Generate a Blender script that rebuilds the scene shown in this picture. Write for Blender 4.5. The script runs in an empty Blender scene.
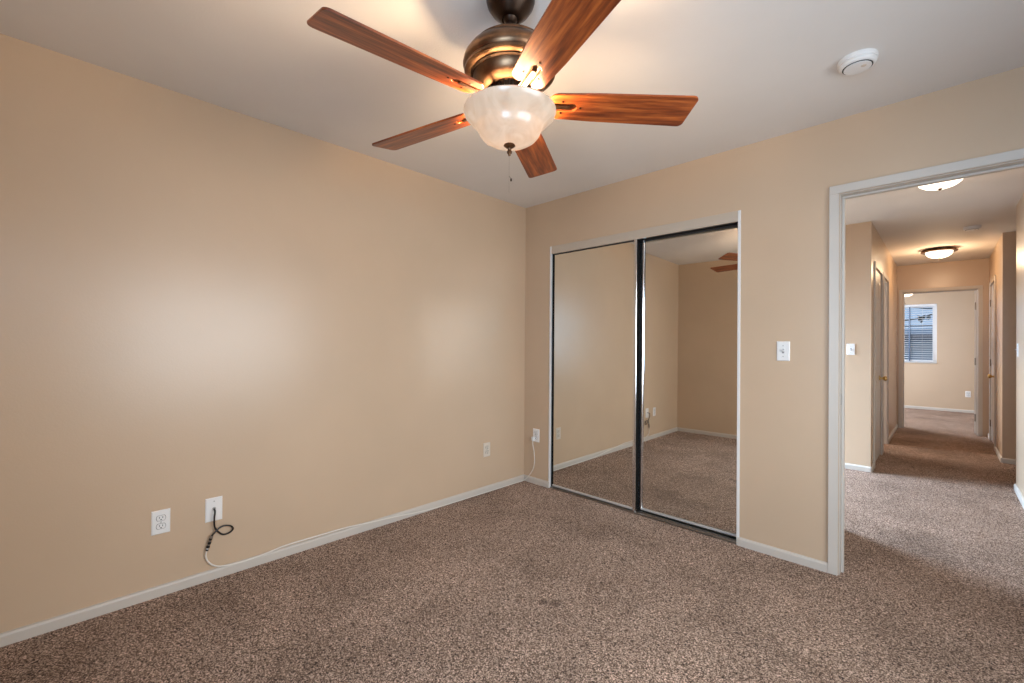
import bpy, bmesh, math, random
from mathutils import Vector, Matrix
random.seed(4)
PI = math.pi
S = bpy.context.scene
C = S.collection

# ------------------------------------------------------------------ camera
# frame of the house: X runs along the closet wall, Y down the hall, Z up; lengths in metres
H = 2.44                       # ceiling height
F_PX, YAW, PIT, ROL, CAM_H = 440.19, 0.77495, 0.00507, -0.00761, 1.2204
d = Vector((-math.sin(YAW), math.cos(YAW), 0)); r0 = Vector((math.cos(YAW), math.sin(YAW), 0)); k = Vector((0, 0, 1))
fw = d*math.cos(PIT) + k*math.sin(PIT); up = -d*math.sin(PIT) + k*math.cos(PIT)
rr = math.cos(ROL)*r0 - math.sin(ROL)*up; uu = math.sin(ROL)*r0 + math.cos(ROL)*up
cd = bpy.data.cameras.new('camera'); cam = bpy.data.objects.new('camera', cd); C.objects.link(cam)
m = Matrix.Identity(4)
for i in range(3):
    m[i][0] = rr[i]; m[i][1] = uu[i]; m[i][2] = -fw[i]
m[0][3], m[1][3], m[2][3] = 0, 0, CAM_H
cam.matrix_world = m
cd.sensor_fit = 'HORIZONTAL'; cd.sensor_width = 36; cd.lens = F_PX/1024*36; cd.clip_start = 0.02
S.camera = cam

# ------------------------------------------------------------------ world, daylight, exposure
w = bpy.data.worlds.new('sky'); S.world = w; w.use_nodes = True
bg = w.node_tree.nodes['Background']
bg.inputs[0].default_value = (0.50, 0.66, 0.92, 1); bg.inputs[1].default_value = 0.55
S.view_settings.view_transform = 'Standard'; S.view_settings.look = 'None'
S.view_settings.gamma = 1; S.view_settings.use_curve_mapping = False
S.view_settings.exposure = 0.82

def area(name, loc, rot, sx, sy, power, col, spread=180):
    l = bpy.data.lights.new(name, 'AREA'); l.shape = 'RECTANGLE'; l.size = sx; l.size_y = sy
    l.energy = power; l.color = col; l.spread = math.radians(spread)
    o = bpy.data.objects.new(name, l); C.objects.link(o); o.location = loc; o.rotation_euler = rot
    return o
COOL = (0.80, 0.90, 1.0)
area('daylight_bedroom', (1.13, 1.3, 1.26), (0, PI/2-.30, 0), 1.28, 1.9, 29, (.94, .95, .96), 138)          # through window_1 in the right wall
area('daylight_bedroom_rear', (.12, -.62, 1.38), (PI/2-.42, 0, 0), 1.2, 1.2, 38, (.52, .75, 1.0))          # through window_6 in the rear wall
area('daylight_landing', (-3.18, 4.75, 1.55), (0, -PI/2+.90, 0), 1.3, 1.3, 180, (.52, .73, 1.0), 130)         # through the landing window
area('daylight_side_room', (-2.72, 6.95, 1.35), (0, -PI/2, 0), 1.3, 1.2, 60, (1.0, .90, .82))
area('daylight_far_room', (-2.66, 10.4, 1.45), (0, -PI/2+.35, 0), 1.3, 1.3, 92, (0.72, .84, 1.0), 140)

def bulb(name, loc, power, col, r=0.03):
    l = bpy.data.lights.new(name, 'POINT'); l.energy = power; l.color = col; l.shadow_soft_size = r
    o = bpy.data.objects.new(name, l); C.objects.link(o); o.location = loc
    return o
WARM = (1.0, 0.70, 0.42)

# ------------------------------------------------------------------ materials
def mat(name, col, rough=0.5, metal=0.0, spec=0.5, **kw):
    mt = bpy.data.materials.new(name); mt.use_nodes = True
    b = mt.node_tree.nodes['Principled BSDF']
    b.inputs['Base Color'].default_value = (*col, 1); b.inputs['Roughness'].default_value = rough
    b.inputs['Metallic'].default_value = metal; b.inputs['Specular IOR Level'].default_value = spec
    for a, v in kw.items(): b.inputs[a.replace('_', ' ')].default_value = v
    return mt
def nd(mt, t): return mt.node_tree.nodes.new(t)
def lk(mt, a, b): mt.node_tree.links.new(a, b)
def coords(mt, scale=(1, 1, 1)):
    tc = nd(mt, 'ShaderNodeTexCoord'); mp = nd(mt, 'ShaderNodeMapping'); mp.inputs['Scale'].default_value = scale
    lk(mt, tc.outputs['Object'], mp.inputs['Vector']); return mp.outputs[0]
def noise(mt, vec, scale, detail=3, rough=0.5):
    n = nd(mt, 'ShaderNodeTexNoise'); n.inputs['Scale'].default_value = scale; n.inputs['Detail'].default_value = detail
    n.inputs['Roughness'].default_value = rough; lk(mt, vec, n.inputs['Vector']); return n.outputs['Fac']
def ramp(mt, fac, stops):
    r = nd(mt, 'ShaderNodeValToRGB'); e = r.color_ramp.elements
    while len(e) < len(stops): e.new(0.5)
    for i, (p, c) in enumerate(stops): e[i].position = p; e[i].color = (*c, 1) if len(c) == 3 else c
    lk(mt, fac, r.inputs[0]); return r.outputs[0]
def bump(mt, fac, strength, dist):
    b = nd(mt, 'ShaderNodeBump'); b.inputs['Strength'].default_value = strength; b.inputs['Distance'].default_value = dist
    lk(mt, fac, b.inputs['Height']); lk(mt, b.outputs[0], mt.node_tree.nodes['Principled BSDF'].inputs['Normal'])
def painted(name, col, rough, bs=0.25, spec=0.5):
    mt = mat(name, col, rough, spec=spec); v = coords(mt)
    bump(mt, noise(mt, v, 140, 2), bs, 0.0015)
    n = noise(mt, v, 1.7, 3)
    lk(mt, ramp(mt, n, [(.3, tuple(c*.965 for c in col)), (.7, tuple(min(1, c*1.03) for c in col))]), mt.node_tree.nodes['Principled BSDF'].inputs['Base Color'])
    return mt
M = {}
M['wall'] = painted('wall_paint_tan', (0.57, 0.412, 0.280), 0.30, 0.2, 0.56)
M['ceiling'] = painted('ceiling_paint', (0.76, 0.72, 0.68), 0.75, 0.35, 0.3)
M['trim'] = painted('trim_paint_white', (0.56, 0.495, 0.43), 0.42, 0.05)
M['header'] = painted('header_paint', (0.52, 0.43, 0.34), 0.38, 0.05)
M['door'] = painted('door_paint_white', (0.66, 0.60, 0.54), 0.35, 0.05)
M['plastic'] = mat('white_plastic', (0.80, 0.77, 0.74), 0.35)
M['plastic_dim'] = mat('almond_plastic', (0.66, 0.57, 0.47), 0.4)
M['gap'] = mat('gap_grey', (.16, .14, .12), .6)
M['slot'] = mat('dark_slot', (0.02, 0.018, 0.016), 0.6)
M['mirror'] = mat('mirror_glass', (0.80, 0.79, 0.75), 0.015, 1.0)
M['chrome'] = mat('polished_aluminium', (0.72, 0.74, 0.78), 0.18, 1.0)
M['rail'] = mat('brushed_rail', (.62, .58, .54), .45, .4)
M['track'] = mat('dark_track', (0.03, 0.025, 0.022), 0.5)
M['black'] = mat('black_rubber', (0.012, 0.010, 0.009), 0.4)
M['shadow_gap'] = mat('shaded_gap_black', (.008, .007, .006), .9, spec=.1)  # near black, stands in for the shade in the gaps beside the doors
M['cord'] = mat('white_cord_vinyl', (0.72, 0.66, 0.58), 0.45)
M['hinge'] = mat('aged_hinge', (.22, .17, .12), .45, .8)
M['brass'] = mat('brass', (0.60, 0.42, 0.16), 0.28, 1.0)
M['steel'] = mat('steel', (0.42, 0.40, 0.37), 0.35, 1.0)
M['dark_closet'] = mat('closet_interior', (0.30, 0.24, 0.19), 0.8)
M['white_metal'] = mat('white_enamel', (0.80, 0.80, 0.82), 0.4)

def carpet():
    mt = mat('carpet_frieze_brown', (.2, .14, .1), 0.95, spec=0.05)
    b = mt.node_tree.nodes['Principled BSDF']
    b.inputs['Sheen Weight'].default_value = 0.08; b.inputs['Sheen Roughness'].default_value = 0.5
    v = coords(mt)
    wob = nd(mt, 'ShaderNodeTexNoise'); wob.inputs['Scale'].default_value = 60; lk(mt, v, wob.inputs['Vector'])
    add = nd(mt, 'ShaderNodeMixRGB'); add.blend_type = 'ADD'; add.inputs[0].default_value = 0.02
    lk(mt, v, add.inputs[1]); lk(mt, wob.outputs['Color'], add.inputs[2])
    n1 = noise(mt, add.outputs[0], 165, 5, 0.74)
    c1 = ramp(mt, n1, [(.38, (.012, .005, .003)), (.455, (.13, .068, .040)), (.52, (.38, .235, .160)), (.59, (.95, .69, .53))])
    big = noise(mt, v, 2.3, 4, 0.55)
    c2 = ramp(mt, big, [(.30, (.70, .68, .66)), (.5, (.95, .95, .95)), (.70, (1.12, 1.12, 1.13))])
    mul = nd(mt, 'ShaderNodeMixRGB'); mul.blend_type = 'MULTIPLY'; mul.inputs[0].default_value = 1
    lk(mt, c1, mul.inputs[1]); lk(mt, c2, mul.inputs[2])
    out = mul.outputs[0]
    # two small pressed-in dark spots in the pile
    for (x, y, r) in ((-1.303, 1.636, .022), (-1.352, 1.602, .017)):
        vm = nd(mt, 'ShaderNodeVectorMath'); vm.operation = 'DISTANCE'; lk(mt, v, vm.inputs[0]); vm.inputs[1].default_value = (x, y, 0)
        n3 = nd(mt, 'ShaderNodeMath'); n3.operation = 'MULTIPLY_ADD'; lk(mt, n1, n3.inputs[0]); n3.inputs[1].default_value = 0.03; lk(mt, vm.outputs['Value'], n3.inputs[2])
        rp = ramp(mt, n3.outputs[0], [(0.0, (.42, .38, .36)), (r+.012, (.5, .46, .44)), (r+.03, (1, 1, 1))])
        m2 = nd(mt, 'ShaderNodeMixRGB'); m2.blend_type = 'MULTIPLY'; m2.inputs[0].default_value = 1
        lk(mt, out, m2.inputs[1]); lk(mt, rp, m2.inputs[2]); out = m2.outputs[0]
    lk(mt, out, b.inputs['Base Color'])
    bump(mt, n1, 0.9, 0.014)
    return mt
M['carpet'] = carpet()

def wood():
    mt = mat('cherry_veneer', (.3, .08, .03), 0.33, spec=0.5)
    b = mt.node_tree.nodes['Principled BSDF']
    v = coords(mt, (1.2, 16, 4))
    n = noise(mt, v, 3.2, 6, 0.62)
    c = ramp(mt, n, [(.30, (.075, .012, .003)), (.48, (.25, .050, .010)), (.62, (.44, .105, .020)), (.78, (.56, .165, .036))])
    lk(mt, c, b.inputs['Base Color']); b.inputs['Coat Weight'].default_value = 0.15; b.inputs['Coat Roughness'].default_value = 0.25
    return mt
M['wood'] = wood()
def bronze():
    mt = mat('oil_rubbed_bronze', (.16, .085, .045), 0.34, 1.0)
    v = coords(mt); n = noise(mt, v, 14, 4, .6)
    lk(mt, ramp(mt, n, [(.3, (.10, .055, .032)), (.7, (.30, .17, .095))]), mt.node_tree.nodes['Principled BSDF'].inputs['Base Color'])
    return mt
M['bronze'] = bronze()
M['bronze_dark'] = mat('dark_bronze', (.055, .035, .025), 0.35, 1.0)
M['white_blade'] = mat('white_blade', (.82, .80, .78), 0.4)

def glow_glass(name, col, strength, vein=True):
    # lit lampshade: alabaster glass that transmits its bulbs and glows itself
    mt = bpy.data.materials.new(name); mt.use_nodes = True; nt = mt.node_tree
    for n in list(nt.nodes): nt.nodes.remove(n)
    out = nt.nodes.new('ShaderNodeOutputMaterial')
    tr = nt.nodes.new('ShaderNodeBsdfTranslucent'); tr.inputs[0].default_value = (.085, .066, .050, 1) if vein else (.5, .45, .4, 1)
    df = nt.nodes.new('ShaderNodeBsdfDiffuse'); df.inputs[0].default_value = (.5, .46, .40, 1)
    gl = nt.nodes.new('ShaderNodeBsdfGlossy'); gl.inputs['Roughness'].default_value = 0.2; gl.inputs[0].default_value = (1, 1, 1, 1)
    em = nt.nodes.new('ShaderNodeEmission'); em.inputs[1].default_value = strength
    tc = nt.nodes.new('ShaderNodeTexCoord'); ns = nt.nodes.new('ShaderNodeTexNoise'); ns.inputs['Scale'].default_value = 11; ns.inputs['Detail'].default_value = 4; ns.inputs['Distortion'].default_value = 1.2
    nt.links.new(tc.outputs['Object'], ns.inputs['Vector'])
    rp = nt.nodes.new('ShaderNodeValToRGB'); e = rp.color_ramp.elements
    lo = tuple(a*b for a, b in zip(col, (.78, .70, .62))) if vein else col
    e[0].position = .35; e[0].color = (*lo, 1); e[1].position = .62; e[1].color = (*col, 1)
    nt.links.new(ns.outputs['Fac'], rp.inputs[0]); nt.links.new(rp.outputs[0], em.inputs[0])
    m1 = nt.nodes.new('ShaderNodeMixShader'); m1.inputs[0].default_value = .35
    m2 = nt.nodes.new('ShaderNodeMixShader'); m2.inputs[0].default_value = .06
    ad = nt.nodes.new('ShaderNodeAddShader')
    nt.links.new(tr.outputs[0], m1.inputs[1]); nt.links.new(df.outputs[0], m1.inputs[2])
    nt.links.new(m1.outputs[0], m2.inputs[1]); nt.links.new(gl.outputs[0], m2.inputs[2])
    nt.links.new(m2.outputs[0], ad.inputs[0]); nt.links.new(em.outputs[0], ad.inputs[1])
    nt.links.new(ad.outputs[0], out.inputs[0]); return mt
M['glass_shade'] = glow_glass('alabaster_shade', (1.0, .84, .68), 0.26)
M['hall_shade'] = glow_glass('frosted_shade', (1.0, .90, .74), 1.4, False)

def pane(rough=.02, mixf=.025):
    mt = bpy.data.materials.new('window_glass'); mt.use_nodes = True; nt = mt.node_tree
    for n in list(nt.nodes): nt.nodes.remove(n)
    out = nt.nodes.new('ShaderNodeOutputMaterial'); t = nt.nodes.new('ShaderNodeBsdfTransparent'); g = nt.nodes.new('ShaderNodeBsdfGlossy')
    g.inputs['Roughness'].default_value = rough; mx = nt.nodes.new('ShaderNodeMixShader'); mx.inputs[0].default_value = mixf
    t.inputs[0].default_value = (.93, .96, .97, 1)
    nt.links.new(t.outputs[0], mx.inputs[1]); nt.links.new(g.outputs[0], mx.inputs[2]); nt.links.new(mx.outputs[0], out.inputs[0]); return mt
M['pane'] = pane(); M['pane_rough'] = pane(.45, .02)  # rougher glass keeps the bright rear window from mirroring in it

# ------------------------------------------------------------------ mesh helpers
def box(bm, x0, x1, y0, y1, z0, z1):
    vs = [bm.verts.new((x, y, z)) for z in (z0, z1) for (x, y) in ((x0, y0), (x1, y0), (x1, y1), (x0, y1))]
    for f in ((3, 2, 1, 0), (4, 5, 6, 7), (0, 1, 5, 4), (1, 2, 6, 5), (2, 3, 7, 6), (3, 0, 4, 7)):
        bm.faces.new([vs[i] for i in f])
def lathe(bm, prof, cx=0, cy=0, cz=0, n=48, ax='z', close=True):
    rings = []
    for (r, z) in prof:
        ring = []
        if r < 1e-6:
            p = (cx, cy, cz+z) if ax == 'z' else ((cx+z, cy, cz) if ax == 'x' else (cx, cy+z, cz))
            ring = [bm.verts.new(p)]
        else:
            for i in range(n):
                a = 2*PI*i/n; u, v = r*math.cos(a), r*math.sin(a)
                p = (cx+u, cy+v, cz+z) if ax == 'z' else ((cx+z, cy+u, cz+v) if ax == 'x' else (cx+u, cy+z, cz+v))
                ring.append(bm.verts.new(p))
        rings.append(ring)
    for a, b in zip(rings, rings[1:]):
        for i in range(n):
            j = (i+1) % n
            if len(a) == 1 and len(b) == 1: continue
            if len(a) == 1: bm.faces.new((a[0], b[i], b[j]))
            elif len(b) == 1: bm.faces.new((a[i], a[j], b[0]))
            else: bm.faces.new((a[i], a[j], b[j], b[i]))
    if close:
        for ring in (rings[0], rings[-1]):
            if len(ring) > 1: bm.faces.new(ring)
def catmull(pts, n=10):
    P = [Vector(p) for p in pts]; P = [2*P[0]-P[1]] + P + [2*P[-1]-P[-2]]; out = []
    for i in range(1, len(P)-2):
        for q in range(n):
            t = q/n
            out.append(.5*((2*P[i]) + (-P[i-1]+P[i+1])*t + (2*P[i-1]-5*P[i]+4*P[i+1]-P[i+2])*t*t + (-P[i-1]+3*P[i]-3*P[i+1]+P[i+2])*t**3))
    out.append(P[-2]); return out
def tube(bm, pts, r, n=10):
    P = [Vector(p) for p in pts]; rings = []
    t0 = (P[1]-P[0]).normalized(); nrm = t0.orthogonal().normalized()
    for i, p in enumerate(P):
        t = (P[min(i+1, len(P)-1)]-P[max(i-1, 0)]).normalized()
        nrm = (nrm - t*nrm.dot(t)).normalized(); bi = t.cross(nrm)
        rad = r[i] if isinstance(r, (list, tuple)) else r
        rings.append([bm.verts.new(p + rad*(math.cos(2*PI*q/n)*nrm + math.sin(2*PI*q/n)*bi)) for q in range(n)])
    for a, b in zip(rings, rings[1:]):
        for i in range(n): bm.faces.new((a[i], a[(i+1) % n], b[(i+1) % n], b[i]))
    bm.faces.new(rings[0]); bm.faces.new(rings[-1])
def prism(bm, poly, z0, z1, f=lambda x, y, z: (x, y, z)):
    a = [bm.verts.new(f(x, y, z0)) for x, y in poly]; b = [bm.verts.new(f(x, y, z1)) for x, y in poly]
    bm.faces.new(a[::-1]); bm.faces.new(b)
    for i in range(len(poly)):
        j = (i+1) % len(poly); bm.faces.new((a[i], a[j], b[j], b[i]))
def obj(name, bm, mt, parent=None, bevel=0, smooth=False, loc=None, seg=2):
    bmesh.ops.recalc_face_normals(bm, faces=bm.faces)
    if loc is not None: bmesh.ops.translate(bm, verts=bm.verts, vec=-Vector(loc))
    me = bpy.data.meshes.new(name); bm.to_mesh(me); bm.free(); me.materials.append(mt)
    o = bpy.data.objects.new(name, me); C.objects.link(o)
    if loc is not None: o.location = loc
    if parent is not None: o.parent = parent
    if smooth:
        for p in me.polygons: p.use_smooth = True
        me.set_sharp_from_angle(angle=math.radians(35))
    if bevel:
        b = o.modifiers.new('bevel', 'BEVEL'); b.width = bevel; b.segments = seg; b.limit_method = 'ANGLE'
    return o
def boxes(name, lst, mt, parent=None, bevel=0):
    bm = bmesh.new()
    for b in lst: box(bm, *b)
    return obj(name, bm, mt, parent, bevel)
def struct(o):
    o['kind'] = 'structure'; return o
def tag(o, label, cat, group=None):
    o['label'] = label; o['category'] = cat
    if group: o['group'] = group
    return o
def thing(name, label, cat, loc, rot=(0, 0, 0), group=None):
    o = bpy.data.objects.new(name, None); C.objects.link(o); o.location = loc; o.rotation_euler = rot
    o.empty_display_size = 0.1
    return tag(o, label, cat, group)
def dup(root, loc, rot=None):
    r = root.copy(); C.objects.link(r); r.location = loc
    if rot is not None: r.rotation_euler = rot
    for ch in list(root.children):
        c = ch.copy(); C.objects.link(c); c.parent = r
        for g in ch.children:
            e = g.copy(); C.objects.link(e); e.parent = c
    return r

# ------------------------------------------------------------------ the shell
YC = 2.904; YB = 3.02; XL = -2.682; XR = 0.95; YR = -0.44
struct(boxes('floor', [(-3.2, 2.0, -.6, 11.9, -.12, 0)], M['carpet']))
struct(boxes('ceiling', [(-3.2, 2.0, -.6, 11.9, H, H+.12)], M['ceiling']))
struct(boxes('wall_left', [(XL-.1, XL, YR-.1, 3.58, 0, H)], M['wall']))
RX0, RX1, RZ0, RZ1 = -.5, .74, .75, 2.0
struct(boxes('wall_rear', [(XL, RX0, YR-.1, YR, 0, H), (RX1, XR+.1, YR-.1, YR, 0, H), (RX0, RX1, YR-.1, YR, 0, RZ0), (RX0, RX1, YR-.1, YR, RZ1, H)], M['wall']))
CX0, CX1, CZ = -2.385, -0.897, 2.05
DX0, DX1, DZ = -0.396, 0.41, 2.035
struct(boxes('wall_closet', [(XL, CX0, YC, YB, 0, H), (CX0, CX1, YC, YB, CZ, H), (CX1, DX0, YC, YB, 0, H),
                             (DX0, DX1, YC, YB, DZ, H), (DX1, XR+.1, YC, YB, 0, H)], M['wall']))
WY0, WY1, WZ0, WZ1 = .35, 2.25, .6, 1.88
struct(boxes('wall_right', [(XR, XR+.1, YR, WY0, 0, H), (XR, XR+.1, WY1, YC, 0, H), (XR, XR+.1, WY0, WY1, 0, WZ0), (XR, XR+.1, WY0, WY1, WZ1, H)], M['wall']))
struct(boxes('wall_closet_inside', [(XL, -.5, 3.58, 3.66, 0, H), (-.58, -.5, YB, 3.58, 0, H)], M['wall']))
XH0, XH1 = -0.5, 0.45
struct(boxes('wall_hall_right', [(XH1, XH1+.1, YB, 5.75, 0, H)], M['wall']))
struct(boxes('wall_passage', [(XH1, 1.9, 6.98, 7.08, 0, H), (XH1+.1, 1.9, 5.65, 5.75, 0, H), (1.9, 2.0, 5.65, 7.08, 0, H)], M['wall']))
RD0, RD1 = 7.78, 8.52
struct(boxes('wall_hall_far_right', [(XH1, XH1+.1, 7.08, RD0, 0, H), (XH1, XH1+.1, RD1, 8.85, 0, H), (XH1, XH1+.1, RD0, RD1, 2.03, H)], M['wall']))
LD0, LD1, LO0, LO1 = 5.76, 6.46, 6.62, 7.24
struct(boxes('wall_hall_left', [(XH0-.11, XH0, 5.5, LD0, 0, H), (XH0-.11, XH0, LD0, LD1, 2.03, H), (XH0-.11, XH0, LD1, LO0, 0, H),
                                (XH0-.11, XH0, LO0, LO1, 2.03, H), (XH0-.11, XH0, LO1, 8.85, 0, H)], M['wall']))
struct(boxes('wall_landing', [(-3.0, XH0-.11, 5.5, 5.6, 0, H), (-3.1, XL, 3.58, 3.66, 0, H),
                              (-3.1, -3.0, 3.66, 4.1, 0, H), (-3.1, -3.0, 5.4, 5.6, 0, H), (-3.1, -3.0, 4.1, 5.4, 0, .6), (-3.1, -3.0, 4.1, 5.4, 2.1, H)], M['wall']))
struct(boxes('wall_side_room', [(-2.7, -2.6, 5.6, 6.35, 0, H), (-2.7, -2.6, 7.55, 8.6, 0, H), (-2.7, -2.6, 6.35, 7.55, 0, .7), (-2.7, -2.6, 6.35, 7.55, 2.0, H),
                                (-2.6, XH0-.11, 8.5, 8.6, 0, H)], M['wall']))
EX0, EX1 = -.433, .344
struct(boxes('wall_hall_end', [(-2.5, EX0, 8.85, 8.97, 0, H), (EX1, 1.6, 8.85, 8.97, 0, H), (EX0, EX1, 8.85, 8.97, 2.03, H)], M['wall']))
FX0, FX1, FZ0, FZ1 = -1.30, -.085, .90, 2.06
struct(boxes('wall_far', [(-2.6, FX0, 11.8, 11.95, 0, H), (FX1, 1.7, 11.8, 11.95, 0, H), (FX0, FX1, 11.8, 11.95, 0, FZ0), (FX0, FX1, 11.8, 11.95, FZ1, H)], M['wall']))
struct(boxes('wall_far_side', [(-2.6, -2.5, 8.85, 9.75, 0, H), (-2.6, -2.5, 11.05, 11.8, 0, H), (-2.6, -2.5, 9.75, 11.05, 0, .75), (-2.6, -2.5, 9.75, 11.05, 2.05, H),
                               (1.6, 1.7, 8.85, 11.8, 0, H)], M['wall']))

# baseboards: a chamfered strip of 55 mm
BH, BT = 0.051, 0.013
def base(name, segs):
    bm = bmesh.new()
    for (x0, y0, x1, y1) in segs:       # the room lies to the left of the direction of travel
        dx, dy = x1-x0, y1-y0; L = math.hypot(dx, dy); ux, uy = dx/L, dy/L; nx, ny = -uy, ux
        poly = [(0, 0), (BT, 0), (BT, BH-.012), (BT-.005, BH-.003), (0, BH)]
        prism(bm, poly, 0, L, lambda a, b, t: (x0+ux*t+nx*a, y0+uy*t+ny*a, b))
    return struct(obj(name, bm, M['trim']))
base('baseboard_left', [(XL, YC, XL, YR)])
base('baseboard_rear', [(XL, YR, XR, YR)])
base('baseboard_right', [(XR, YR, XR, YC)])
base('baseboard_closet', [(CX0, YC, XL, YC), (DX0-.045, YC, CX1, YC)])
base('baseboard_hall_right', [(XH1, YB, XH1, 5.75), (XH1, 5.75, 1.9, 5.75)][0:1])
base('baseboard_passage', [(1.9, 6.98, XH1, 6.98)])
base('baseboard_hall_far_right', [(XH1, 6.98, XH1, RD0-.05), (XH1, RD1+.05, XH1, 8.85)])
base('baseboard_landing', [(XH0, 5.5, -3.0, 5.5)])
base('baseboard_hall_left', [(XH0, LD0-.05, XH0, 5.5), (XH0, 8.85, XH0, LO1+.05)])
base('baseboard_far', [(1.6, 11.8, -2.5, 11.8)])
base('baseboard_far_side', [(1.6, 8.97, 1.6, 11.8), (-2.5, 11.8, -2.5, 8.97)])

# door casings: flat board with a raised inner bead, plus the jamb lining and its stop
def casing_y(name, x0, x1, zt, y, sgn, cw=.045, th=.016):
    """frame around an opening in a wall facing -Y (sgn=-1) or +Y"""
    bm = bmesh.new(); ya, yb = sorted((y, y+sgn*th)); yc, yd = sorted((y, y+sgn*(th-.007)))
    q = .012
    for (a, b) in ((x0-cw, x0-.002), (x1+.002, x1+cw)):
        prism(bm, [(a, y), (a, y+sgn*th), (b, y+sgn*(th-.003)), (b, y)], 0, zt+.002, lambda p, r, t: (p, r, t))
    prism(bm, [(y, zt+.002), (y+sgn*(th-.003), zt+.002), (y+sgn*th, zt+cw), (y, zt+cw)], x0-cw, x1+cw, lambda p, r, t: (t, p, r))
    return struct(obj(name, bm, M['trim'], bevel=.0025))
def casing_x(name, y0, y1, zt, x, sgn, cw=.05, th=.014):
    bm = bmesh.new(); xa, xb = sorted((x, x+sgn*th))
    box(bm, xa, xb, y0-cw, y0, 0, zt+cw); box(bm, xa, xb, y1, y1+cw, 0, zt+cw); box(bm, xa, xb, y0, y1, zt, zt+cw)
    return struct(obj(name, bm, M['trim'], bevel=.0025))
casing_y('trim_1', DX0, DX1, DZ, YC, -1)
casing_y('trim_2', DX0, DX1, DZ, YB, 1)
def jamb_y(name, x0, x1, zt, ya, yb, t=.004):
    bm = bmesh.new()
    box(bm, x0, x0+t, ya, yb, 0, zt-t); box(bm, x1-t, x1, ya, yb, 0, zt-t); box(bm, x0, x1, ya, yb, zt-t, zt)
    ym = ya+.048
    box(bm, x0+t, x0+t+.011, ym, ym+.03, 0, zt-t-.011); box(bm, x1-t-.011, x1-t, ym, ym+.03, 0, zt-t-.011); box(bm, x0+t, x1-t, ym, ym+.03, zt-t-.011, zt-t)
    return struct(obj(name, bm, M['trim'], bevel=.0015))
jamb_y('trim_3', DX0, DX1, DZ, YC, YB)
casing_y('trim_4', EX0, EX1, 2.03, 8.85, -1)
jamb_y('trim_5', EX0, EX1, 2.03, 8.85, 8.97)
casing_x('trim_6', LD0, LD1, 2.03, XH0, 1)
casing_x('trim_7', LO0, LO1, 2.03, XH0, 1)
casing_x('trim_8', RD0, RD1, 2.03, XH1, -1)
# strike plate on the bedroom jamb
bm = bmesh.new(); box(bm, DX0+.004, DX0+.0058, YC+.012, YC+.042, .905, .965); sp = obj('strike_plate', bm, M['steel'], bevel=.0008)
tag(sp, 'small steel strike plate on the left jamb of the bedroom doorway', 'strike plate')

# panelled doors (closed), in a wall whose visible face is X = x, leaf from y0 to y1
def panel_door(name, x, sgn, y0, y1, knob_y, hinge_y):
    w_ = y1-y0; bm = bmesh.new(); t = .034
    xa, xb = sorted((x-sgn*.004, x-sgn*(.004+t)))
    box(bm, xa, xb, y0+.003, y1-.003, .012, 2.027)
    xf = x-sgn*.004
    for (u0, u1) in ((.14, .45), (.55, .86)):
        for (z0, z1) in ((.20, .86), (1.00, 1.62), (1.72, 1.92)):
            ya, yb = y0+w_*u0, y0+w_*u1
            poly = [(ya, z0), (yb, z0), (yb, z1), (ya, z1)]; q = .022
            inn = [(ya+q, z0+q), (yb-q, z0+q), (yb-q, z1-q), (ya+q, z1-q)]
            a = [bm.verts.new((xf, *p)) for p in poly]; b = [bm.verts.new((xf+sgn*.008, *p)) for p in inn]
            bm.faces.new(b)
            for i in range(4): bm.faces.new((a[i], a[(i+1) % 4], b[(i+1) % 4], b[i]))
    o = struct(obj(name, bm, M['door'], bevel=.0015, loc=(x, y0, 0)))
    bm = bmesh.new()
    lathe(bm, [(.030, 0), (.030, .006), (.012, .012), (.010, .030), (.020, .038), (.027, .050), (.025, .062), (.012, .068), (0, .068)] if sgn > 0 else
              [(.030, 0), (.030, -.006), (.012, -.012), (.010, -.030), (.020, -.038), (.027, -.050), (.025, -.062), (.012, -.068), (0, -.068)],
          xf-x, knob_y-y0, .87, 24, 'x')
    obj('knob', bm, M['brass'], o, smooth=True)
    for z in (.23, 1.02, 1.80):
        bm = bmesh.new(); lathe(bm, [(.006, 0), (.006, .09)], sgn*.006, hinge_y-y0, z-.045, 12)
        box(bm, *sorted((0.0, sgn*.003)), hinge_y-y0-.018, hinge_y-y0+.018, z-.042, z+.042); obj('hinge', bm, M['hinge'], o)
    return o
panel_door('door_1', XH0, 1, LD0, LD1, LD1-.14, LD0)
panel_door('door_2', XH1, -1, RD0, RD1, RD0+.07, RD1)
# lining of the open doorway on the left of the hall
struct(boxes('trim_9', [(XH0-.11, XH0, LO0, LO0+.012, 0, 2.03), (XH0-.11, XH0, LO1-.012, LO1, 0, 2.03), (XH0-.11, XH0, LO0+.012, LO1-.012, 2.018, 2.03)], M['trim']))
# bedroom door of the far room, opened flat behind its jamb, only its hinges show
o = struct(boxes('door_3', [(-.017, .017, 0, .71, .012, 2.02)], M['door'], bevel=.002)); o.location = (EX1-.012, 8.990, 0); o.rotation_euler = (0, 0, -.075)
for z in (.23, 1.02, 1.80):
    bm = bmesh.new(); box(bm, -.015, .012, -.004, 0, z-.05, z+.05); lathe(bm, [(.009, -.052), (.009, .052)], -.004, -.010, z, 12)
    obj('hinge', bm, M['hinge'], o)

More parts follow.
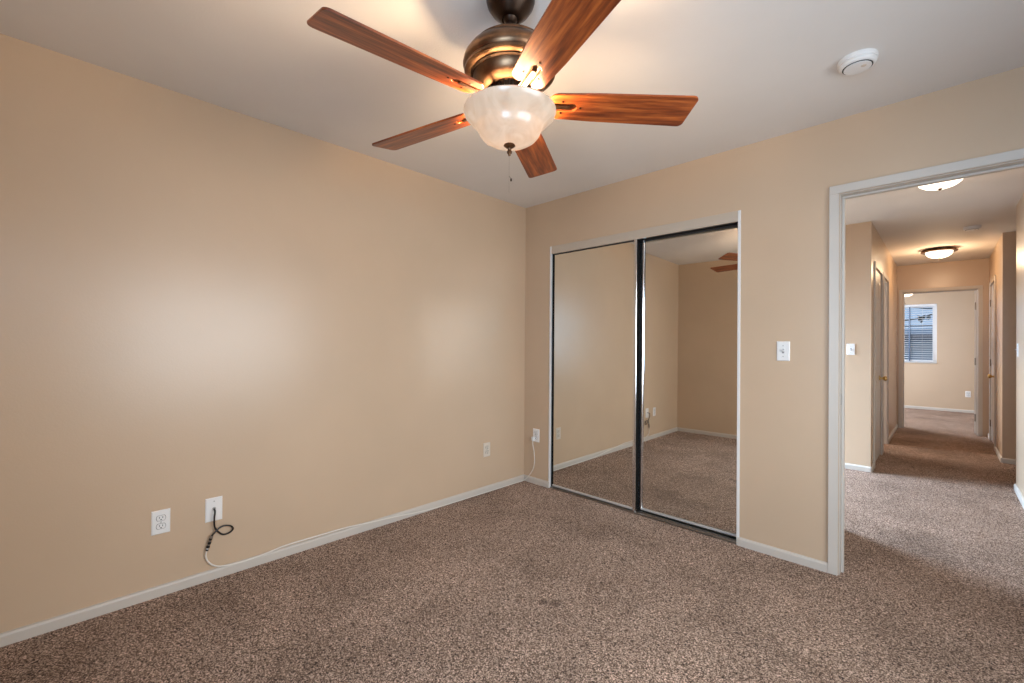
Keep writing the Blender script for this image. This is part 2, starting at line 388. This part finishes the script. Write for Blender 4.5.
# ------------------------------------------------------------------ windows
def window(name, fixed, a0, a1, z0, z1, axis, inward, mull=True):
    """frame + one meeting bar; fixed = plane coordinate of the middle of the frame"""
    bm = bmesh.new(); t = .03; fwid = .045 if axis == 'x' else .062
    def B(p0, p1, q0, q1, dd=t):
        if axis == 'x': box(bm, fixed-dd, fixed+dd, p0, p1, q0, q1)
        else: box(bm, p0, p1, fixed-dd, fixed+dd, q0, q1)
    B(a0, a1, z0, z0+fwid); B(a0, a1, z1-fwid, z1); B(a0, a0+fwid, z0+fwid, z1-fwid); B(a1-fwid, a1, z0+fwid, z1-fwid)
    mid = (a0+a1)/2
    if mull: B(mid-.022, mid+.022, z0+fwid, z1-fwid, .02)
    o = struct(obj(name, bm, M['white_metal'], bevel=.002))
    for (p0, p1) in ([(a0+fwid, mid-.022), (mid+.022, a1-fwid)] if mull else [(a0+fwid, a1-fwid)]):
        bm = bmesh.new()
        if axis == 'x': box(bm, fixed-.003, fixed+.003, p0, p1, z0+fwid, z1-fwid)
        else: box(bm, p0, p1, fixed-.003, fixed+.003, z0+fwid, z1-fwid)
        obj('pane', bm, M['pane_rough'] if axis == 'y' else M['pane'], o)
    bm = bmesh.new()
    if axis == 'x': box(bm, *sorted((fixed+inward*.03, fixed+inward*.085)), a0-.0, a1+.0, z0-.02, z0+.0) if False else box(bm, *sorted((fixed, fixed+inward*.075)), a0, a1, z0, z0+.012)
    else: box(bm, a0, a1, *sorted((fixed, fixed+inward*(.12 if inward < 0 else .075))), z0, z0+.014)
    obj('sill', bm, M['trim'], o, bevel=.002)
    return o
window('window_1', XR+.06, WY0, WY1, WZ0, WZ1, 'x', -1)
window('window_2', -3.05, 4.1, 5.4, .6, 2.1, 'x', 1)
window('window_3', -2.65, 6.35, 7.55, .7, 2.0, 'x', 1)
window('window_4', 11.90, FX0, FX1, FZ0, FZ1, 'y', -1, True)
window('window_6', YR-.06, RX0, RX1, RZ0, RZ1, 'y', 1)
window('window_5', -2.55, 9.75, 11.05, .75, 2.05, 'x', 1)

# horizontal blind over the far window
bl = thing('window_blind', 'white horizontal slat blind lowered over the window of the far room', 'blind', ((FX0+FX1)/2, 11.84, FZ1))
bm = bmesh.new(); box(bm, FX0+.01-bl.location.x, FX1-.01-bl.location.x, -.02, .02, -.04, -.002); obj('headrail', bm, M['white_metal'], bl, bevel=.002)
bm = bmesh.new(); zz = -.065
hw = (FX1-FX0)/2-.05
while zz > -(FZ1-FZ0)+.06:
    prism(bm, [(-.019, -.003), (0, .001), (.019, -.003), (.019, -.0012), (0, .003), (-.019, -.0012)], -hw, hw, lambda a, b, t: (t, a, b+zz+a*.22))
    zz -= .043
o = obj('slats', bm, M['white_metal'], bl); 
bm = bmesh.new(); box(bm, -hw, hw, -.012, .012, -(FZ1-FZ0)+.035, -(FZ1-FZ0)+.052); obj('bottom_rail', bm, M['white_metal'], bl, bevel=.002)
for x in (-.42, -.14, .14, .40):
    bm = bmesh.new(); tube(bm, [(x, -.014, -.04), (x, -.014, -(FZ1-FZ0)+.05)], .0012, 6); obj('ladder_cord', bm, M['cord'], bl)
bm = bmesh.new(); tube(bm, [(.2145, -.030, -.05), (.2145, -.030, -1.12)], .011, 8); obj('upright_bar', bm, mat('dark_bar', (.05, .08, .15), .3), bl)  # added dark upright bar, drawn for the window's mullion

# what stands beyond that window
M['siding'] = mat('pale_blue_siding', (.36, .42, .50), .7)
def siding():
    mt = M['siding']; v = coords(mt); sp_ = nd(mt, 'ShaderNodeSeparateXYZ'); lk(mt, v, sp_.inputs[0])
    a = nd(mt, 'ShaderNodeMath'); a.operation = 'MULTIPLY'; a.inputs[1].default_value = 1/.18; lk(mt, sp_.outputs[2], a.inputs[0])
    f = nd(mt, 'ShaderNodeMath'); f.operation = 'FRACT'; lk(mt, a.outputs[0], f.inputs[0])
    bump(mt, f.outputs[0], 1.0, .03)
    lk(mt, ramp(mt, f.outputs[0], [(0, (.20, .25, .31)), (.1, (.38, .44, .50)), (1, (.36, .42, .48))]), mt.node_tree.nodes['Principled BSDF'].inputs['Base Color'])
siding()
hs = thing('neighbour_house', 'pale blue sided house with a low roof seen through the far window', 'house', (-1.5, 17, -2.6))
boxes('wall', [(-4, 4, -2, 2, 0, 3.96)], M['siding'], hs)
boxes('fascia', [(-4.3, 4.3, -2.35, 2.3, 3.96, 4.12)], mat('eave_shadow_fascia', (.08, .11, .16), .6), hs)  # dark fascia tone stands in for the shadow under the eave
bm = bmesh.new(); prism(bm, [(-2.45, 4.12), (2.4, 4.12), (0, 4.34)], -4.4, 4.4, lambda a, b, t: (t, a, b)); obj('roof', bm, mat('grey_shingle', (.30, .35, .42), .9), hs)
struct(boxes('ground', [(-20, 20, 12.2, 40, -2.75, -2.6)], mat('yard', (.22, .24, .18), .9)))
pl = bmesh.new(); tube(pl, catmull([(-8, 14.6, 1.80), (-3, 14.6, 1.74), (0, 14.6, 1.73), (6, 14.6, 1.78)]), .012, 6)
tag(obj('power_line', pl, M['black']), 'dark overhead wire crossing the view through the far window', 'wire')
tr_ = thing('tree', 'dark thin branched tree leaning into the far window above the neighbouring roof', 'tree', (1.1, 14.2, -2.6))
bark = mat('branch_bark', (.05, .06, .055), .8)
def rel(p): return Vector(p) - Vector((1.1, 14.2, -2.6))
bm = bmesh.new(); tube(bm, catmull([rel(p) for p in ((1.1, 14.2, -2.62), (1.15, 14.2, -.8), (1.05, 14.2, .6), (.85, 14.2, 1.7), (.8, 14.2, 3.0))], 6), [.14-.0042*i for i in range(25)], 10); obj('trunk', bm, bark, tr_)
for pts, r in ((((.86, 14.2, 1.6), (.3, 14.2, 1.98), (-.10, 14.2, 2.0), (-.40, 14.2, 1.90), (-.75, 14.2, 1.84), (-1.2, 14.2, 1.78)), .016),
               (((.84, 14.2, 1.9), (.2, 14.25, 2.14), (-.2, 14.25, 2.12), (-.5, 14.25, 2.16)), .012), (((-.40, 14.2, 1.90), (-.36, 14.2, 1.84), (-.38, 14.2, 1.78)), .020)):
    bm = bmesh.new(); tube(bm, catmull([rel(p) for p in pts], 6), r, 6); obj('branch', bm, bark, tr_)
bm = bmesh.new()
for i in range(14):
    c = rel((random.uniform(-.42, -.22), 14.2+random.uniform(-.1, .1), 1.88+random.uniform(-.06, .07))); a = random.uniform(0, PI)
    u = Vector((math.cos(a), .2, math.sin(a)))*.045; v_ = Vector((-math.sin(a), .2, math.cos(a)))*.018
    bm.faces.new([bm.verts.new(p) for p in (c-u, c+v_, c+u, c-v_)])
lv = obj('leaves', bm, bark, tr_); lv['kind'] = 'stuff'

# ------------------------------------------------------------------ closet
struct(boxes('trim_10', [(CX0-.010, CX0+.006, YC-.006, YC+.1, 0, CZ), (CX1-.006, CX1+.010, YC-.006, YC+.1, 0, CZ),
                         ], mat('pale_edge_trim', (.76, .73, .70), .35), bevel=.002))
struct(boxes('trim_11', [(CX0+.006, CX1-.006, YC-.004, YC+.012, 1.985, CZ)], M['header'], bevel=.002))   # header board
struct(boxes('trim_12', [(CX0+.006, CX1-.006, YC+.012, YC+.085, 1.992, 2.03)], M['track']))               # upper track
tr = struct(boxes('trim_13', [(CX0+.006, CX1-.006, YC-.001, YC+.004, 0, .012), (CX0+.006, CX1-.006, YC+.036, YC+.039, 0, .012),
                              (CX0+.006, CX1-.006, YC-.001, YC+.085, 0, .003)], M['steel']))               # floor track
def mirror_door(label, x0, x1, y, ry=0, rx=0, wl=.028, wr=.028, edge=False):
    t = thing('sliding_mirror_door', label, 'mirror door', ((x0+x1)/2, y, .014), (rx, 0, ry), 'sliding mirror doors of the closet')
    hw_ = (x1-x0)/2; zt = 1.972; 
    bm = bmesh.new(); box(bm, -hw_+.006, hw_-.006, -.003, .003, .012, zt-.008); obj('mirror', bm, M['mirror'], t)
    for (a, b) in ((-hw_, -hw_+wl), (hw_-wr, hw_)):
        bm = bmesh.new(); pr_ = [(a, .012), (a, -.010), (a+.004, -.0145), ((a+b)/2, -.0165), (b-.004, -.0145), (b, -.010), (b, .012)]
        prism(bm, pr_, 0, zt); obj('stile', bm, M['shadow_gap'] if b-a < .009 else M['chrome'], t, smooth=True)  # the narrow stile is blackened to paint the shaded gap
    if edge: boxes('gap_shade_strip', [(hw_, hw_+.003, -.012, .020, .0, zt)], M['shadow_gap'], t)  # added black strip, paints the dark gap between the two doors
    boxes('bottom_rail', [(-hw_+wl, hw_-wr, -.010, .010, .004, .018)], M['rail'], t, bevel=.002)
    boxes('top_rail', [(-hw_+wl, hw_-wr, -.008, .010, zt-.010, zt)], M['track'], t)
    return t
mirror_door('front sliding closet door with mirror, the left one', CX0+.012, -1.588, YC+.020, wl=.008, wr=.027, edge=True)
mirror_door('rear sliding closet door with mirror, the right one beside the light switch', -1.622, CX1-.010, YC+.069, ry=.0161, rx=-.0056, wl=.060, wr=.010)

# ------------------------------------------------------------------ plates, outlets, switches
def plate_bm(w_=.072, h_=.113, t=.006):
    bm = bmesh.new(); q = .004
    a = [bm.verts.new(p) for p in ((-w_/2, 0, -h_/2), (w_/2, 0, -h_/2), (w_/2, 0, h_/2), (-w_/2, 0, h_/2))]
    a2 = [bm.verts.new((v.co.x, -t*.5, v.co.z)) for v in a]
    b = [bm.verts.new((v.co.x-math.copysign(q, v.co.x), -t, v.co.z-math.copysign(q, v.co.z))) for v in a]
    bm.faces.new(a); bm.faces.new(b)
    for p, s in ((a, a2), (a2, b)):
        for i in range(4): bm.faces.new((p[i], p[(i+1) % 4], s[(i+1) % 4], s[i]))
    return bm
def outlet(label, loc, rz, mt=None):
    mt = mt or M['plastic']
    t = thing('wall_outlet', label, 'outlet', loc, (0, 0, rz), None)
    obj('plate', plate_bm(), mt, t)
    for z in (-.0195, .0195):
        bm = bmesh.new()
        poly = [(.0168*math.cos(a)*1.02, max(-.0118, min(.0118, .0168*math.sin(a)))) for a in [2*PI*i/28 for i in range(28)]]
        prism(bm, poly, -.0085, -.005, lambda a, b, y: (a, y, b+z)); r = obj('receptacle', bm, mt, t, bevel=.0006)
        bm = bmesh.new(); prism(bm, [(a*1.10, b*1.14) for a, b in poly], -.0066, -.0058, lambda a, b, y: (a, y, b+z)); obj('gap', bm, M['gap'], r)
        bm = bmesh.new()
        for x in (-.0062, .0062): box(bm, x-.0012, x+.0012, -.0092, -.0084, z-.001, z+.0072)
        lathe(bm, [(.0028, -.0092), (.0028, -.0084)], 0, 0, z-.0068, 12, 'y'); obj('slots', bm, M['slot'], r)
    bm = bmesh.new(); lathe(bm, [(.003, -.007), (.003, -.005)], 0, 0, 0, 12, 'y'); obj('screw', bm, M['steel'], t)
    return t
def switch(label, loc, rz, n=1, down=False):
    t = thing('light_switch', label, 'light switch', loc, (0, 0, rz))
    w_ = .066 + .046*(n-1)
    obj('plate', plate_bm(w_, .112), M['plastic'], t)
    for i in range(n):
        x = (i-(n-1)/2)*.046
        bm = bmesh.new(); box(bm, x-.0055, x+.0055, -.0066, -.0058, -.0125, .0125); obj('slot', bm, M['plastic_dim'] if n > 1 else mat('grey_slot', (.25, .24, .24), .5), t)
        bm = bmesh.new(); s = -1 if down else 1
        prism(bm, [(-.006, -.006*s), (-.018, .004*s), (-.018, .010*s), (-.006, .006*s)], x-.0042, x+.0042, lambda a, b, xx: (xx, a, b)); obj('toggle', bm, M['plastic'], t, bevel=.0008)
        for z in (-.031, .031):
            bm = bmesh.new(); lathe(bm, [(.0028, -.0068), (.0028, -.0055)], x, 0, z, 12, 'y'); obj('screw', bm, M['steel'], t)
    return t
# a plate's face looks along its local -Y
RL = PI/2    # on the left wall it looks along +X
outlet('white duplex outlet low on the left wall, left of the black cable plate', (XL, .338, .353), RL)
cp = thing('cable_plate', 'white coax wall plate with a black cable coming out of it', 'wall plate', (XL, .553, .357), (0, 0, RL))
obj('plate', plate_bm(.074, .120), M['plastic'], cp)
bm = bmesh.new(); lathe(bm, [(.0075, -.012), (.0075, -.005)], 0, 0, .006, 6, 'y'); obj('connector', bm, M['steel'], cp)
for z in (-.042, .042):
    bm = bmesh.new(); lathe(bm, [(.003, -.007), (.003, -.0055)], 0, 0, z, 12, 'y'); obj('screw', bm, M['steel'], cp)
outlet('small almond outlet on the left wall near the corner', (XL, 2.450, .348), RL, M['plastic_dim'])
outlet('white outlet on the narrow wall between corner and closet with a cord plugged in', (-2.538, YC, .422), 0)
switch('white toggle light switch between the closet and the bedroom doorway', (-.657, YC, 1.190), 0)
switch('white light switch on the pale wall beyond the bedroom doorway, left side', (-.656, 5.5, 1.190), 0, down=True)
switch('white light switch seen edge-on on the right hall wall', (XH1, 5.60, 1.200), -PI/2)
outlet('white outlet low on the far room wall right of its window', (.335, 11.8, .345), 0)

# black coax tail with its loop, joined to the long white cable by connectors
X = XL+.014
bm = bmesh.new()
tube(bm, catmull([(XL+.012, .553, .360), (XL+.035, .551, .352), (XL+.036, .548, .320), (XL+.024, .553, .272), (X+.004, .572, .238), (X, .594, .219), (X, .620, .220), (X+.002, .636, .236),
                  (X+.004, .624, .256), (X+.006, .594, .265), (X+.008, .570, .258), (X+.010, .552, .243), (X+.008, .540, .228)], 12), .0042, 10)
bc = tag(obj('black_cable', bm, M['black'], smooth=True), 'black coax cable looping down from the plate on the left wall', 'cable')
def con(p0, p1, r, mt, nm):
    b_ = bmesh.new(); tube(b_, [p0, p1], r, 12); obj(nm, b_, mt, bc)
A = Vector((X+.008, .541, .231)); Bv = Vector((X+.004, .521, .160))
segs = [(0, .16, .0075, 'steel', 'connector'), (.16, .30, .0070, 'black', 'ring'), (.30, .40, .0055, 'steel', 'connector'), (.40, .56, .0078, 'black', 'ring'),
        (.56, .66, .0052, 'steel', 'connector'), (.66, .82, .0078, 'black', 'ring'), (.82, .90, .0052, 'plastic', 'connector'), (.90, 1.0, .0065, 'black', 'ring')]
for a, b, r, mt, nm in segs: con(A.lerp(Bv, a), A.lerp(Bv, b), r, M[mt], nm)
bm = bmesh.new(); BX = XL+BT+.006
tube(bm, catmull([Bv+Vector((0, 0, -.002)), (X+.002, .517, .135), (X+.004, .526, .105), (X+.006, .548, .078), (BX-.004, .585, .058), (BX, .67, .050), (BX, .78, .054), (XL+.010, .90, .0625), (XL+.009, 1.1, .0615),
                  (XL+.011, 1.25, .0605), (BX, 1.42, .050), (BX, 1.62, .034), (BX+.002, 1.85, .014), (BX+.003, 2.1, .009), (BX+.004, 2.5, .008), (BX+.006, 2.80, .008),
                  (XL+.030, 2.868, .012), (XL+.045, YC-BT-.008, .026), (XL+.085, YC-.018, .070), (-2.560, YC-.016, .125), (-2.541, YC-.018, .19), (-2.541, YC-.022, .27), (-2.550, YC-.030, .340), (-2.554, YC-.030, .375)], 8), .0040, 8)
wc = tag(obj('white_cable', bm, M['cord'], smooth=True), 'long white cable along the left baseboard from black cable to corner outlet', 'cable')
bm = bmesh.new(); prism(bm, [(-2.562, .374), (-2.546, .374), (-2.542, .384), (-2.542, .410), (-2.566, .410), (-2.566, .384)], YC-.034, YC-.0085, lambda a, b, y: (a, y, b))
obj('plug', bm, M['plastic'], wc, bevel=.003)

# ------------------------------------------------------------------ smoke detectors
def detector(label, x, y, r=.069, hgt=.040):
    t = thing('smoke_detector', label, 'smoke detector', (x, y, H))
    bm = bmesh.new(); lathe(bm, [(r, 0), (r, -hgt*.35), (r*.97, -hgt*.42)], n=56); obj('base', bm, M['plastic'], t, smooth=True)
    bm = bmesh.new(); lathe(bm, [(r*.93, -hgt*.40), (r*.95, -hgt*.62), (r*.88, -hgt*.80), (r*.80, -hgt*.86)], n=56); obj('cover', bm, M['plastic'], t, smooth=True)
    bm = bmesh.new(); lathe(bm, [(r*.76, -hgt*.80), (r*.76, -hgt*.90)], n=56); obj('vent_ring', bm, M['slot'], t)
    bm = bmesh.new(); lathe(bm, [(r*.70, -hgt*.82), (r*.69, -hgt*.98), (r*.60, -hgt), (0, -hgt)], n=56); obj('cap', bm, M['plastic'], t, smooth=True)
    bm = bmesh.new(); lathe(bm, [(.009, -hgt-.002), (.009, -hgt+.002)], .022, -.01, 0, 20); obj('test_button', bm, M['plastic_dim'], t)
    return t
detector('white round smoke detector on the bedroom ceiling above the closet wall', -.262, 2.352)
detector('white smoke detector on the hall ceiling between the two ceiling lights', .207, 6.444, .066, .034)

# ------------------------------------------------------------------ hall ceiling lights
def hall_light(label, x, y, power):
    t = thing('ceiling_light', label, 'ceiling light', (x, y, H), group=None)
    bm = bmesh.new(); lathe(bm, [(.085, 0), (.155, -.012), (.168, -.026), (.170, -.034), (.160, -.042), (.126, -.037)], n=56); obj('pan', bm, M['bronze'], t, smooth=True)
    bm = bmesh.new(); lathe(bm, [(.127, -.036), (.124, -.055), (.110, -.080), (.083, -.100), (.048, -.112), (.012, -.116), (0, -.116)], n=56, close=False); obj('glass_bowl', bm, M['hall_shade'], t, smooth=True)
    bm = bmesh.new(); lathe(bm, [(0, -.110), (.013, -.112), (.015, -.117), (.008, -.122), (.006, -.128), (0, -.130)], n=20); obj('finial', bm, M['bronze_dark'], t, smooth=True)
    b = bulb('hall_bulb', (x, y, H-.20), power, WARM, .10)
    return t
hall_light('domed ceiling light nearest in the hall, cut by the top of the bedroom doorway', -.017, 4.27, 1.1)
hall_light('domed ceiling light with bronze rim before the far doorway', -.038, 7.62, 8)

# ------------------------------------------------------------------ ceiling fan
def blade_outline():
    r0_, r1_ = .137, .658
    hw0, hw1 = .058, .0725
    pts = []
    def arc(cx, cy, r, a0, a1, n=6):
        for i in range(n+1):
            a = math.radians(a0+(a1-a0)*i/n); pts.append((cx+r*math.cos(a), cy+r*math.sin(a)))
    # slot side, lower lobe, out to the tip, back, upper lobe
    pts.append((r0_+.012, -.0165))
    arc(r0_+.030, -.0165-.020, .020, 120, 180, 4)[0:0] if False else None
    arc(r0_+.034, -hw0+.034, .034, 180, 270, 8)
    pts.append((.30, -.0655))
    arc(r1_-.020, -hw1+.020, .020, 270, 350, 6)
    arc(r1_-.026, hw1-.020, .020, 10, 90, 6)
    pts.append((.30, .0655))
    arc(r0_+.034, hw0-.034, .034, 90, 180, 8)
    pts.append((r0_+.012, .0165))
    arc(.222, 0, .0165, 90, -90, 10)
    return pts
def fan(label, loc, phase, blade_m, body, body2, shade, shade_only=False, zoff=0.0):
    fx, fy = loc
    t = thing('ceiling_fan', label, 'ceiling fan', (fx, fy, H))
    def Z(z): return z-H+zoff
    bm = bmesh.new(); lathe(bm, [(.086, 0), (.086, -.010), (.081, -.026), (.066, -.048), (.046, -.066), (.040, -.072), (.030, -.076), (.024, -.070)], n=56); obj('canopy', bm, body2, t, smooth=True)
    bm = bmesh.new(); lathe(bm, [(.0, -.055), (.022, -.062), (.026, -.074), (.018, -.085), (.0135, -.088), (.0135, Z(2.285)), (.022, Z(2.282)), (.026, Z(2.262)), (.0, Z(2.262))], n=32); obj('downrod', bm, body2, t, smooth=True)
    bm = bmesh.new(); lathe(bm, [(0, Z(2.275)), (.045, Z(2.274)), (.085, Z(2.270)), (.116, Z(2.264)), (.128, Z(2.260)), (.131, Z(2.254)), (.130, Z(2.247)), (.127, Z(2.244)), (.134, Z(2.243)), (.150, Z(2.236)), (.163, Z(2.216)), (.166, Z(2.200)),
                                 (.163, Z(2.188)), (.158, Z(2.182)), (.161, Z(2.178)), (.160, Z(2.170)), (.152, Z(2.164)), (.140, Z(2.163))], n=72)
    obj('motor_housing', bm, body, t, smooth=True)
    bm = bmesh.new(); lathe(bm, [(.139, Z(2.175)), (.139, Z(2.160)), (.131, Z(2.157))], n=72); obj('vent_ring', bm, body2, t)
    bm = bmesh.new(); lathe(bm, [(.131, Z(2.168)), (.130, Z(2.150)), (.122, Z(2.132)), (.108, Z(2.116)), (.092, Z(2.108)), (0, Z(2.108))], n=72); obj('lower_housing', bm, body, t, smooth=True)
    bm = bmesh.new(); lathe(bm, [(.078, Z(2.109)), (.078, Z(2.086)), (.066, Z(2.080)), (.062, Z(2.050)), (.05, Z(2.044)), (0, Z(2.044))], n=48)
    for i in range(30):
        a = 2*PI*i/30; c, s = math.cos(a), math.sin(a)
        prism(bm, [(.077, -.0025), (.083, -.0025), (.083, .0025), (.077, .0025)], Z(2.107), Z(2.088), lambda x, y, z: (x*c-y*s, x*s+y*c, z))
    obj('switch_housing', bm, body2, t, smooth=True)
    # light kit: flared bell shade
    bm = bmesh.new(); lathe(bm, [(.1625, Z(2.040)), (.1635, Z(2.036)), (.159, Z(2.026)), (.147, Z(2.012)), (.133, Z(2.000)), (.122, Z(1.990)), (.1155, Z(1.980)), (.112, Z(1.971)), (.106, Z(1.959)),
                                 (.095, Z(1.946)), (.076, Z(1.934)), (.052, Z(1.926)), (.025, Z(1.923)), (0, Z(1.922))], n=72, close=False)
    g = obj('glass_shade', bm, shade, t, smooth=True)
    sol = g.modifiers.new('thick', 'SOLIDIFY'); sol.thickness = .004; sol.offset = -1
    bm = bmesh.new(); lathe(bm, [(0, Z(1.924)), (.019, Z(1.923)), (.021, Z(1.919)), (.014, Z(1.913)), (.007, Z(1.910)), (.006, Z(1.904)), (.009, Z(1.899)), (.009, Z(1.894)), (.005, Z(1.889)), (.004, Z(1.884)), (0, Z(1.882))], n=28)
    obj('finial', bm, body, t, smooth=True)
    # blades and their irons
    b0 = None
    for i in range(5):
        a = phase+2*PI*i/5
        if b0 is None:
            bm = bmesh.new(); poly = blade_outline(); prism(bm, poly, -.0035, .0035)
            b0 = obj('blade', bm, blade_m, t, bevel=.0015); bo = b0
            bm = bmesh.new()
            prism(bm, [(.060, -.016), (.100, -.0125), (.215, -.0115), (.222, -.007), (.222, .007), (.215, .0115), (.100, .0125), (.060, .016)], .004, .010)
            prism(bm, [(.112, -.008), (.212, -.0075), (.212, .0075), (.112, .008)], -.006, .004)
            prism(bm, [(.165, -.034), (.240, -.030), (.268, -.012), (.268, .012), (.240, .030), (.165, .034)], .0036, .0072)
            i0 = obj('blade_iron', bm, body, t, bevel=.0012); io = i0
            bm = bmesh.new()
            bm.free(); scr = []
            for (sx, sy) in ((.185, -.026), (.185, .026), (.252, 0)):
                bm = bmesh.new(); lathe(bm, [(.0034, -.0052), (.004, -.0048), (.004, -.0034)], sx, sy, 0, 12); scr.append(obj('screw', bm, body2, b0))
        else:
            bo = b0.copy(); C.objects.link(bo); bo.parent = t
            for sc in scr: so = sc.copy(); C.objects.link(so); so.parent = bo
            io = i0.copy(); C.objects.link(io); io.parent = t
        R = Matrix.Rotation(a, 4, 'Z') @ Matrix.Rotation(math.radians(-13), 4, 'X')
        for q in (bo, io):
            q.location = (0, 0, Z(2.066)); q.rotation_euler = R.to_euler()
    # pull chain of small beads with its fob
    bm = bmesh.new()
    z = 1.882
    while z > 1.755:
        bmesh.ops.create_icosphere(bm, subdivisions=1, radius=.0011, matrix=Matrix.Translation((-.001, 0, Z(z)))); z -= .0042
    obj('pull_chain', bm, M['steel'], t)
    bm = bmesh.new(); lathe(bm, [(0, Z(1.803)), (.0025, Z(1.801)), (.003, Z(1.794)), (0, Z(1.790))], .009, 0, 0, 12); tube(bm, [(-.001, 0, Z(1.812)), (.009, 0, Z(1.801))], .0005, 5); obj('chain_fob', bm, M['bronze_dark'], t)
    return t
FX, FY = -1.0955, 1.0985
fan('bronze ceiling fan with five reddish wood blades and lit glass bowl', (FX, FY), 4.607, M['wood'], M['bronze'], M['bronze_dark'], M['glass_shade'])
for (dx, dy) in ((.045, .02), (-.045, -.02)):
    bulb('fan_bulb', (FX+dx, FY+dy, 2.006), 11.5, WARM, .028)
fan('white ceiling fan with a lit bowl, glimpsed through the far doorway', (-.49, 10.5), 1.15, M['white_blade'], M['white_metal'], M['white_metal'], M['hall_shade'], zoff=.19)
bulb('far_fan_bulb', (-.49, 10.5, 2.20), 4, WARM, .04)
